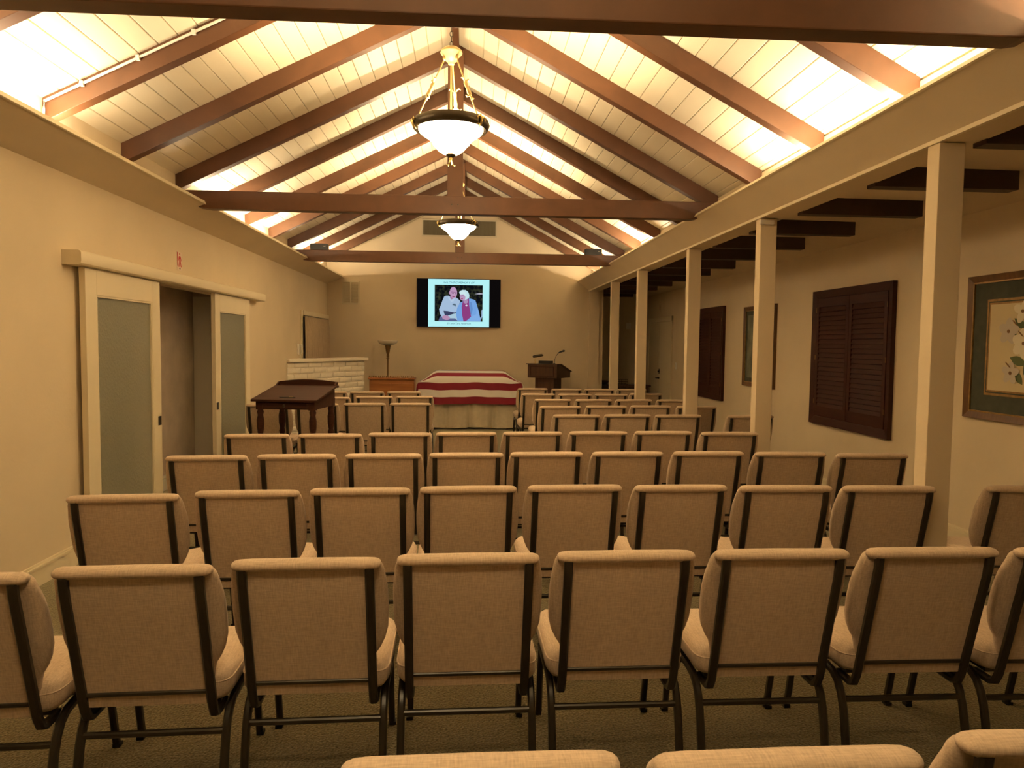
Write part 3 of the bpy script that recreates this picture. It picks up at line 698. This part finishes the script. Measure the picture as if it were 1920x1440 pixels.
# ------------------------------------------------------------------ torchiere lamp, organ
t = empty('torchiere_lamp', (-1.53, 13.80, 0)); tag(t, 'unlit torchiere floor lamp with milk glass bowl behind the organ', 'lamp')
MB().lathe([(.15, 0), (.15, .015), (.12, .03), (.05, .045), (.03, .07), (.018, .10)], n=24).build('base', 'lamp_pole', t, 40)
MB().tube([(0, 0, .09), (0, 0, 1.36)], .016, 12).build('pole', 'lamp_pole', t, 60)
MB().lathe([(.018, 1.30), (.034, 1.315), (.018, 1.33), (.026, 1.345), (.030, 1.36), (.020, 1.372), (.034, 1.43), (.046, 1.50), (.056, 1.545), (.054, 1.562), (.03, 1.562)], n=20).build('socket_cup', 'lamp_pole', t, 40)
MB().lathe([(.045, 1.564), (.10, 1.570), (.155, 1.590), (.186, 1.620), (.192, 1.650), (.184, 1.654), (.174, 1.630), (.145, 1.605), (.09, 1.585), (.03, 1.58)], n=32).build('shade', 'lampglass', t, 50)
t = empty('organ', (-1.40, 12.98, 0)); tag(t, 'brown wooden console organ seen from behind, beside the flag-draped casket', 'organ')
MB().box((-.35, -.17, .10), (.45, .17, .95)).build('case', 'organ', t, bevel=.005)
MB().box((-.37, -.20, .951), (.46, .19, .985)).build('lid', 'organ', t, bevel=.006)
MB().box((-.33, -.14, 0), (.42, .15, .10)).build('plinth', 'walnut', t)
for a, b_ in ((-.32, .03), (.05, .42)): MB().box((a, -.178, .18), (b_, -.1705, .88)).build('back_panel', 'organ', t, bevel=.003)
g0 = None
for k in range(24):
    a = k/23
    o = MB().lathe([(.006, 0), (.010, .010), (.006, .022), (.009, .030), (.002, .036)], n=8).build('bead', 'gold', t, 60) if g0 is None else g0.copy()
    if g0 is None: g0 = o
    else: C.objects.link(o)
    o.parent = t; o.location = (-.35+.78*a, -.16-.02*math.sin(PI*a), .985)

# ------------------------------------------------------------------ casket, bier skirt, flag
CX, CY = .055, 13.56
t = empty('casket', (CX, CY, .42)); tag(t, 'casket lying under the striped flag on a skirted bier', 'casket')
MB().box((-.83, -.235, 0), (.83, .235, .40)).build('body', 'walnut', t, bevel=.02)
MB().prism([(-.27, .402), (.27, .402), (.26, .53), (.14, .60), (.0, .635), (-.14, .60), (-.26, .53)], lambda u, v, tt: (tt, u, v), -.72, .72).build('lid', 'walnut', t, bevel=.01)
for sgn in (-1, 1): MB().tube([(-.7, sgn*.245, .2), (.7, sgn*.245, .2)], .012, 8).build('handle_rail', 'brass', t)
sk = empty('bier', (CX, CY, 0)); tag(sk, 'wheeled bier hidden by a pleated tan velvet skirt below the flag', 'bier')
MB().box((-.80, -.24, .37), (.80, .24, .415)).build('frame', 'bronze', sk)
for x in (-.7, .7):
    for y in (-.2, .2):
        MB().bar([(x, y, .09), (x, y, .37)], .03, .03).build('leg', 'bronze', sk)
        MB().lathe([(.045, -.012), (.045, .012)], n=16).build('wheel', 'black', sk, 40).matrix_local = Matrix.Translation((x, y, .046)) @ Matrix.Rotation(PI/2, 4, 'X')
def skirt_ring(z, amp, hx, hy):
    P = []; per = []
    n = 200
    Lx, Ly = 2*hx, 2*hy; tot = 2*(Lx+Ly)
    for k in range(n):
        s = k/n*tot
        if s < Lx: p, nn = (-hx+s, -hy), (0, -1)
        elif s < Lx+Ly: p, nn = (hx, -hy+s-Lx), (1, 0)
        elif s < 2*Lx+Ly: p, nn = (hx-(s-Lx-Ly), hy), (0, 1)
        else: p, nn = (-hx, hy-(s-2*Lx-Ly)), (-1, 0)
        ph = s*2*PI/.44
        d = amp*(max(0, math.cos(ph))**6*-1.6+.5*math.sin(ph*.5+1)+.25*math.sin(ph*2.3))
        P.append((p[0]+nn[0]*d, p[1]+nn[1]*d, z+(.012*math.sin(ph*.5+.6) if z < .2 else 0)))
    return P
MB().loft([skirt_ring(z, a, hx, hy) for z, a, hx, hy in ((.035, .044, .90, .325), (.16, .040, .895, .32), (.35, .030, .885, .31), (.46, .016, .875, .308), (.52, .006, .872, .308))], False, True).build('skirt', 'skirt', sk, 60)
# flag
hp = [(-.375, .485), (-.372, .56), (-.366, .66), (-.360, .76), (-.354, .86), (-.345, .94), (-.325, .985), (-.28, 1.015), (-.20, 1.055), (-.10, 1.09), (.0, 1.105)]
prof = hp+[(-a_, b_) for a_, b_ in hp[-2::-1]]
acc = [0]
for a, b_ in zip(prof, prof[1:]): acc.append(acc[-1]+math.hypot(b_[0]-a[0], b_[1]-a[1]))
TOT = acc[-1]
def pat(s):
    for i in range(len(acc)-1):
        if s <= acc[i+1]+1e-9:
            q = (s-acc[i])/(acc[i+1]-acc[i]); return (prof[i][0]+(prof[i+1][0]-prof[i][0])*q, prof[i][1]+(prof[i+1][1]-prof[i][1])*q)
    return prof[-1]
m = MB(); NS, NV = 13, 3; us = []
HX = .96
for k in range(-34, 35): us.append(k/34*HX)
us = [-HX-.10-.05*j for j in (5, 4, 3, 2, 1, 0)]+[-HX-.05]+us+[HX+.05]+[HX+.10+.05*j for j in range(6)]
rings = []
for u in us:
    R_ = []
    for j in range(NS*NV+1):
        y, z = pat(TOT*j/(NS*NV))
        au = min(abs(u), HX); e = max(0, (au-.60)/(HX-.60)); e = e*e*(3-2*e)
        zz = z; yy = y
        if z > .88: zz = .88+(z-.88)*(1-.93*e); yy = y
        if z <= .88: yy = y*(1-.05*e)
        x = math.copysign(au, u); ex = max(0, abs(u)-HX)
        if ex > 0:
            k_ = min(1, ex/.05)
            top = 1 if z > .88 else max(0, 1-(.88-z)/.35)
            x += math.copysign(.02*k_+.10*ex, u); zz -= ex*(1.0*top+.15); yy *= (1-.55*ex*(1-.3*top))
        fold = .009*math.sin(u*9+z*13)*(1 if z < .9 else 0)+.006*math.sin(u*23+z*7)*(1 if z < .9 else .1)
        yy += math.copysign(abs(fold), y)*.9
        if z < .88: zz += .008*math.sin(u*5.3+1)+.004*math.sin(u*14)
        R_.append((x+.012*math.sin(z*20+u)*(1 if ex > 0 else 0), yy, zz))
    rings.append(R_)
n = NS*NV+1; vs_ = [p for r in rings for p in r]; fs = []; mi = []
for i in range(len(rings)-1):
    for j in range(n-1):
        s = j//NV; red = s % 2 == 0; blue = s >= 6 and us[i] < -.05
        m.add([], []); fs.append((i*n+j, i*n+j+1, (i+1)*n+j+1, (i+1)*n+j)); mi.append(2 if blue else (0 if red else 1))
m.v = vs_; m.f = [list(f) for f in fs]; m.mi = mi
fo = m.build('flag', ['red', 'white', 'blue'], None, 70, loc=(CX, CY, 0)); tag(fo, 'red and white striped flag draped over the casket', 'flag')
# stars of the canton
for i in range(6):
    for j in range(5):
        u = -.88+.155*i+(.03 if j % 2 else 0); s = TOT*(6.4+6.0*(j+.3)/5)/13
        y, z = pat(min(s, TOT-.05))
        if z > 1.03 and abs(u) < .62:
            P = [((.028 if k % 2 == 0 else .011)*math.cos(k*PI/5+PI/2), (.028 if k % 2 == 0 else .011)*math.sin(k*PI/5+PI/2)) for k in range(10)]
            MB().prism(P, lambda a, b_, tt: (u+a, y+b_, z-abs(b_)*.2+tt), .006, .010).build('star', 'white', fo)

# ------------------------------------------------------------------ lectern with lamp, microphone and tray
LZ = math.radians(-33)
t = empty('lectern', (1.56, 13.62, 0), LZ); tag(t, 'dark wooden lectern with slanted top and panelled front', 'lectern')
MB().box((-.25, -.20, .0), (.25, .20, .08)).build('plinth', 'walnut', t, bevel=.008)
MB().box((-.20, -.16, .08), (.20, .17, .97)).build('pedestal', 'walnut', t, bevel=.004)
MB().box((-.14, -.168, .30), (.14, -.1605, .88)).build('front_panel', 'walnut', t, bevel=.004)
hd_ = MB().prism([(-.26, .97), (.34, .97), (.34, 1.085), (-.10, 1.225), (-.26, 1.225)], lambda u, v, tt: (tt, u, v), -.31, .31).build('desk_box', 'walnut', t, bevel=.004)
for a, b_ in (((-.25, 1.00), (.25, 1.012)), ((-.25, 1.178), (.25, 1.19)), ((-.25, 1.012), (-.238, 1.178)), ((.238, 1.012), (.25, 1.178))):
    MB().box((a[0], -.272, a[1]), (b_[0], -.2605, b_[1])).build('moulding', 'mahogany', hd_)
MB().prism([(-.285, 1.226), (-.10, 1.226), (.37, 1.076), (.37, 1.092), (-.098, 1.243), (-.285, 1.243)], lambda u, v, tt: (tt, u, v), -.335, .335).build('top', 'walnut', t, bevel=.003)
def onlec(o): o.location = Matrix.Rotation(LZ, 4, 'Z') @ Vector(o.location) + Vector((1.56, 13.62, 0)); o.rotation_euler = (0, 0, LZ)
t = empty('reading_lamp', (-.19, -.18, 1.243)); onlec(t); tag(t, 'small brass reading lamp standing on the lectern', 'lamp')
MB().lathe([(.03, 0), (.03, .006), (.01, .012)], n=16).build('base', 'brass', t, 40)
MB().tube([(0, 0, .01), (-.01, 0, .06), (-.005, 0, .10), (.05, 0, .125)], .006, 8).build('arm', 'brass', t, 60)
MB().tube([(-.05, 0, .125), (-.03, 0, .133), (.14, 0, .16), (.17, 0, .158)], [.018, .026, .026, .010], 10).build('shade', 'bronze', t, 60)
t = empty('microphone', (.20, -.15, 1.243)); onlec(t); tag(t, 'black gooseneck microphone on the lectern', 'microphone')
MB().lathe([(.022, 0), (.022, .008), (.008, .014)], n=14).build('base', 'black', t, 40)
MB().tube([(0, 0, .01), (.008, 0, .08), (.03, .01, .15), (.075, .02, .205)], .006, 8).build('gooseneck', 'black', t, 60)
MB().tube([(.072, .02, .203), (.10, .025, .222), (.15, .03, .240), (.18, .035, .250), (.20, .037, .254)], [.008, .015, .017, .022, .012], 10).build('capsule', 'black', t, 60)
t = empty('book_rest', (.03, -.17, 1.243)); onlec(t); tag(t, 'black box standing on top of the lectern between lamp and microphone', 'box')
MB().box((-.13, -.05, .001), (.13, .05, .055)).build('casing', 'black', t, bevel=.004)
MB().box((-.11, -.053, .012), (.11, -.05, .046)).build('face', 'black', t)

# ------------------------------------------------------------------ slant-top register desk
t = empty('slant_top_desk', (-1.72, 7.28, 0), math.radians(-9)); tag(t, 'mahogany slant-top register desk with drawer and turned legs', 'desk')
W2, D2 = .30, .29
turn = [(.020, 0), (.026, .02), (.018, .06), (.020, .10), (.026, .30), (.030, .44), (.024, .52), (.032, .545), (.024, .57), (.034, .62), (.036, .68), (.026, .72), (.034, .745), (.024, .765)]
turn = [(r_, z_*1.242) for r_, z_ in turn]
lg = None
for x in (-W2+.035, W2-.035):
    for y in (-D2+.035, D2-.035):
        o = MB().lathe(turn, n=16).build('leg', 'mahogany', t, 50) if lg is None else lg.copy()
        if lg is None: lg = o
        else: C.objects.link(o); o.parent = t
        o.location = (x, y, 0)
        MB().box((x-.032, y-.032, .949), (x+.032, y+.032, 1.03)).build('leg_block', 'mahogany', t)
fa = MB().box((-W2+.005, -D2+.005, .955), (W2-.005, -D2+.03, 1.035)).build('front_apron', 'mahogany', t)
dr = MB().box((-W2+.08, -D2-.006, .965), (W2-.08, -D2+.004, 1.022)).build('drawer', 'mahogany', t, bevel=.004)
MB().lathe([(.006, 0), (.006, .012), (.014, .018), (.013, .026), (.002, .030)], n=12).build('knob', 'bronze', dr, 50).matrix_local = Matrix.Translation((0, -D2-.006, .993)) @ Matrix.Rotation(PI/2, 4, 'X')
for x in (-W2+.005, W2-.03):
    MB().prism([(-D2+.03, .955), (D2-.005, .955), (D2-.005, 1.135), (-D2+.03, 1.035)], lambda u, v, tt: (tt, u, v), x, x+.025).build('side_panel', 'mahogany', t)
MB().box((-W2+.005, D2-.03, .955), (W2-.005, D2-.005, 1.15)).build('back_panel', 'mahogany', t)
MB().prism([(-D2-.04, 1.030), (D2-.06, 1.137), (D2-.06, 1.157), (-D2-.04, 1.052)], lambda u, v, tt: (tt, u, v), -W2-.03, W2+.03).build('writing_lid', 'mahogany', t, bevel=.004)
MB().box((-W2-.03, D2-.06, 1.137), (W2+.03, D2+.03, 1.160)).build('shelf', 'mahogany', t, bevel=.004)
P = [(-W2-.02, 1.16), (W2+.02, 1.16)]+[(W2+.02-(2*W2+.04)*k/12, 1.195+.025*math.sin(PI*k/12)) for k in range(13)]
MB().prism(P, lambda u, v, tt: (u, tt, v), D2+.005, D2+.022).build('gallery_back', 'mahogany', t)
for x in (-W2-.02, W2+.004):
    MB().prism([(D2-.06, 1.16), (D2+.02, 1.16), (D2+.02, 1.195), (D2-.02, 1.19)], lambda u, v, tt: (tt, u, v), x, x+.016).build('gallery_end', 'mahogany', t)
t2 = empty('pen', (0, 0, 0)); t2.location = Matrix.Rotation(math.radians(-9), 4, 'Z') @ Vector((.02, -D2+.0, 0)) + Vector((-1.72, 7.28, 1.0695)); t2.rotation_euler = (math.radians(0), 0, math.radians(-9))
tag(t2, 'slim dark pen lying on the slant-top desk', 'pen')
MB().tube([(-.08, 0, .004), (-.06, 0, .004), (.065, 0, .004), (.085, 0, .004)], [.002, .005, .005, .003], 8).build('barrel', 'black', t2, 60)
MB().tube([(.02, 0, .010), (.06, 0, .010)], .0015, 6).build('clip', 'brass', t2)

# ------------------------------------------------------------------ chairs
def make_chair():
    t = empty('upholstered_chair')
    def post_path(x): return [(x, y, z) for y, z in ((.004, .872), (.008, .835), (.016, .80), (.034, .73), (.052, .66), (.072, .58), (.092, .50), (.112, .42), (.122, .385), (.138, .352), (.165, .340), (.25, .340))]
    for s in (-1, 1):
        MB().bar(post_path(s*.206), .030, .026).build('back_post', 'frame', t, 35)
    # backrest cushion: stacked superellipse sections (rear plane follows the posts)
    secs = [(.435, .200, .122, .030), (.455, .206, .116, .044), (.50, .210, .104, .058), (.525, .216, .097, .066), (.55, .232, .090, .072), (.585, .248, .080, .078), (.63, .259, .068, .082), (.69, .262, .053, .084), (.75, .262, .038, .080), (.795, .259, .026, .074), (.825, .255, .018, .066), (.85, .252, .012, .056), (.868, .247, .012, .050), (.880, .240, .014, .040), (.888, .225, .018, .024)]
    rings = []
    for z, hw, y0, th in secs:
        R_ = []
        n = 28; yc = y0+.010+th/2
        for k in range(n):
            a = 2*PI*k/n; ca, sa = math.cos(a), math.sin(a); p = .42
            R_.append((hw*math.copysign(abs(ca)**p, ca), yc+th/2*math.copysign(abs(sa)**.6, sa), z))
        rings.append(R_)
    br = MB().loft(rings).build('backrest', 'fabric', t, 70)
    # rolled top edge overhanging the rear
    n = 14; rr = []
    for x, r_ in ((-.243, .004), (-.241, .010), (-.234, .016), (-.22, .0200), (-.19, .0215), (-.1, .022), (0, .0225), (.1, .022), (.19, .0215), (.22, .0200), (.234, .016), (.241, .010), (.243, .004)):
        rr.append([(x, .022+r_*1.6*math.cos(2*PI*k/n), .8815+r_*.92*math.sin(2*PI*k/n)) for k in range(n)])
    MB().loft(rr).build('top_roll', 'fabric', t, 70)
    # flat rear panel between the posts
    pp = [(.016, .862), (.024, .80), (.042, .73), (.060, .66), (.080, .58), (.100, .50), (.112, .455), (.118, .42), (.124, .392)]
    MB().loft([[(-.193, y-.004, z), (.193, y-.004, z), (.193, y+.012, z), (-.193, y+.012, z)] for y, z in pp]).build('back_panel', 'fabric', t, 20)
    MB().bar([(-.207, .108, .440), (.207, .108, .440)], .014, .012, side=(0, 0, 1)).build('crossbar', 'frame', t)
    # seat cushion: rounded slab
    rings = []
    for z, ins in ((.385, .030), (.392, .012), (.41, .0), (.45, .0), (.472, .006), (.488, .022), (.496, .05), (.499, .10)):
        R_ = []; hw, y0, y1 = .257-ins, .135+ins*.6, .60-ins
        yc, hy = (y0+y1)/2, (y1-y0)/2; n = 36
        for k in range(n):
            a = 2*PI*k/n; ca, sa = math.cos(a), math.sin(a); p = .22
            R_.append((hw*math.copysign(abs(ca)**p, ca), yc+hy*math.copysign(abs(sa)**p, sa), z-(.012 if sa > .8 and z > .45 else 0)))
        rings.append(R_)
    MB().loft(rings).build('seat', 'fabric_seat', t, 70)
    # piping seam round the seat
    n = 36; P = []
    for k in range(n+1):
        a = 2*PI*k/n; ca, sa = math.cos(a), math.sin(a)
        P.append((.257*math.copysign(abs(ca)**.22, ca), .3675+.232*math.copysign(abs(sa)**.22, sa), .455))
    MB().tube(P, .003, 5, caps=False).build('piping', 'fabric', t, 60)
    MB().box((-.215, .18, .366), (.215, .56, .386)).build('seat_board', 'frame', t)
    for s in (-1, 1):
        MB().bar([(s*.238, y, z) for y, z in ((.52, .352), (.40, .356), (.30, .358), (.235, .352), (.195, .330), (.168, .295), (.150, .25), (.135, .19), (.115, .08), (.100, .012))], .027, .028).build('leg', 'frame', t, 40)
        MB().bar([(s*.232, y, z) for y, z in ((.52, .366), (.545, .34), (.575, .25), (.625, .012))], .026, .028).build('leg', 'frame', t, 40)
        for y in (.099, .626):
            MB().box((s*.236-.014, y-.016, 0), (s*.236+.014, y+.016, .014)).build('glide', 'black', t)
    MB().bar([(-.228, .158, .275), (.228, .158, .275)], .021, .020, side=(0, 0, 1)).build('stretcher', 'frame', t)
    MB().bar([(-.224, .573, .25), (.224, .573, .25)], .016, .016, side=(0, 0, 1)).build('stretcher', 'frame', t)
    return t
proto = make_chair(); first = [True]
ORD = ['first', 'second', 'third', 'fourth', 'fifth', 'sixth', 'seventh', 'eighth', 'ninth', 'tenth']
def chair(x, y, yaw, label, group):
    o = proto if first[0] else copy_tree(proto)
    first[0] = False
    o.location = (x, y, 0); o.rotation_euler = (0, 0, math.radians(yaw)); tag(o, label, 'chair', group)
ROWS = [
 ('R1', 'in the fourth full-width row behind the slant-top desk', [(-1.585, 2.20, 3), (-1.055, 2.27, 2), (-.525, 2.33, 1.5), (.01, 2.37, 1), (.56, 2.39, .5), (1.12, 2.395, 0), (1.68, 2.40, 0), (2.23, 2.385, -1)]),
 ('R2', 'in the third full-width row behind the slant-top desk', [(-1.585, 3.34, 5), (-1.05, 3.43, 2.5), (-.52, 3.48, 2), (.012, 3.52, 2.5), (.555, 3.545, 2), (1.105, 3.54, 1), (1.655, 3.525, -.5), (2.20, 3.51, -2), (2.98, 3.50, -3)]),
 ('R3', 'in the second full-width row behind the slant-top desk', [(-1.62, 4.49, 4), (-1.08, 4.545, 3), (-.535, 4.57, 2), (0, 4.61, 2), (.535, 4.65, 2), (1.085, 4.665, 1), (1.645, 4.685, 0), (2.205, 4.66, -2), (2.75, 4.60, -2)]),
 ('R4', 'in the first full-width row behind the slant-top desk', [(-1.62, 5.545, 3), (-1.065, 5.57, 3), (-.535, 5.65, 3), (-.002, 5.705, 3), (.54, 5.735, 2), (1.09, 5.775, 2), (1.645, 5.80, 1), (2.195, 5.755, 0)]),
]
for nm, ph, L in ROWS:
    for i, (x, y, a) in enumerate(L):
        chair(x, y, a, 'beige upholstered chair, %s from sliding-door wall, %s' % (ORD[i], ph), 'chairs '+ph)
for i, (x, y, a) in enumerate([(.03, 1.172, .5), (.575, 1.164, .5), (1.165, 1.20, -2)]):
    chair(x, y, a, 'beige upholstered chair, %s from sliding-door side, in the rearmost row of all' % ORD[i], 'chairs in the rearmost row')
BL_ = [('first', [(-1.985, 10.36, 3), (-1.455, 10.41, 3), (-.925, 10.45, 3)]), ('second', [(-1.765, 9.30, 4), (-1.232, 9.50, 4), (-.70, 9.56, 4)]), ('third', [(-2.265, 8.20, 3), (-1.735, 8.30, 3), (-1.203, 8.40, 3), (-.67, 8.44, 3)])]
for rw, L in BL_:
    for i, (x, y, a) in enumerate(L):
        chair(x, y, a, 'beige upholstered chair, %s from sliding-door wall, %s row from casket on organ side' % (ORD[i], rw), 'chairs of the organ-side block')
BR_ = [('first', [(1.06, 11.40, 3), (1.60, 11.31, 2), (2.14, 11.33, 2), (2.68, 11.36, 2)]), ('second', [(1.03, 10.18, 2), (1.565, 10.18, 2), (2.10, 10.20, 2), (2.655, 10.36, 2)]),
       ('third', [(1.12, 9.17, 2), (1.66, 9.18, 2), (2.20, 9.20, 2), (2.75, 9.20, 2)]), ('fourth', [(1.085, 8.14, 2), (1.64, 8.22, 2), (2.185, 8.28, 2), (2.73, 8.24, 1)]), ('fifth', [(1.12, 7.15, 2), (1.66, 7.20, 2), (2.19, 7.19, 1), (2.95, 7.17, 0)])]
for rw, L in BR_:
    for i, (x, y, a) in enumerate(L):
        chair(x, y, a, 'beige upholstered chair, %s from central aisle, %s row from casket on lectern side' % (ORD[i], rw), 'chairs of the lectern-side block')

# ------------------------------------------------------------------ loose cables on the roof
y = RAF[9]-.012
P = [(XL+.02+(XA-XL)*.45*k/10, y, ZL-.035+SL*(.02+(XA-XL)*.45*k/10)) for k in range(11)]
t = empty('conduit'); tag(t, 'white cable conduit clipped along a rafter above the sliding-door wall', 'conduit')
MB().tube([(XL+.05, y-.01, 2.93), (XL+.015, y-.02, 3.02), (XL+.015, y, 3.12)]+P, .009, 8).build('cable', 'plastic_white', t, 60)
for k in (2, 5, 8): MB().box((P[k][0]-.012, y-.012, P[k][2]-.016), (P[k][0]+.012, y+.011, P[k][2]+.016)).build('clip', 'plastic_white', t)
o = MB().tube([(XL+.012, 4.45+.09*math.cos(a*PI/10), 2.93+.10*math.sin(a*PI/10)) for a in range(0, 11)], .006, 6).build('loose_wire', 'plastic_white', None, 60)
tag(o, 'loop of loose white wire standing up behind the left cornice', 'wire')
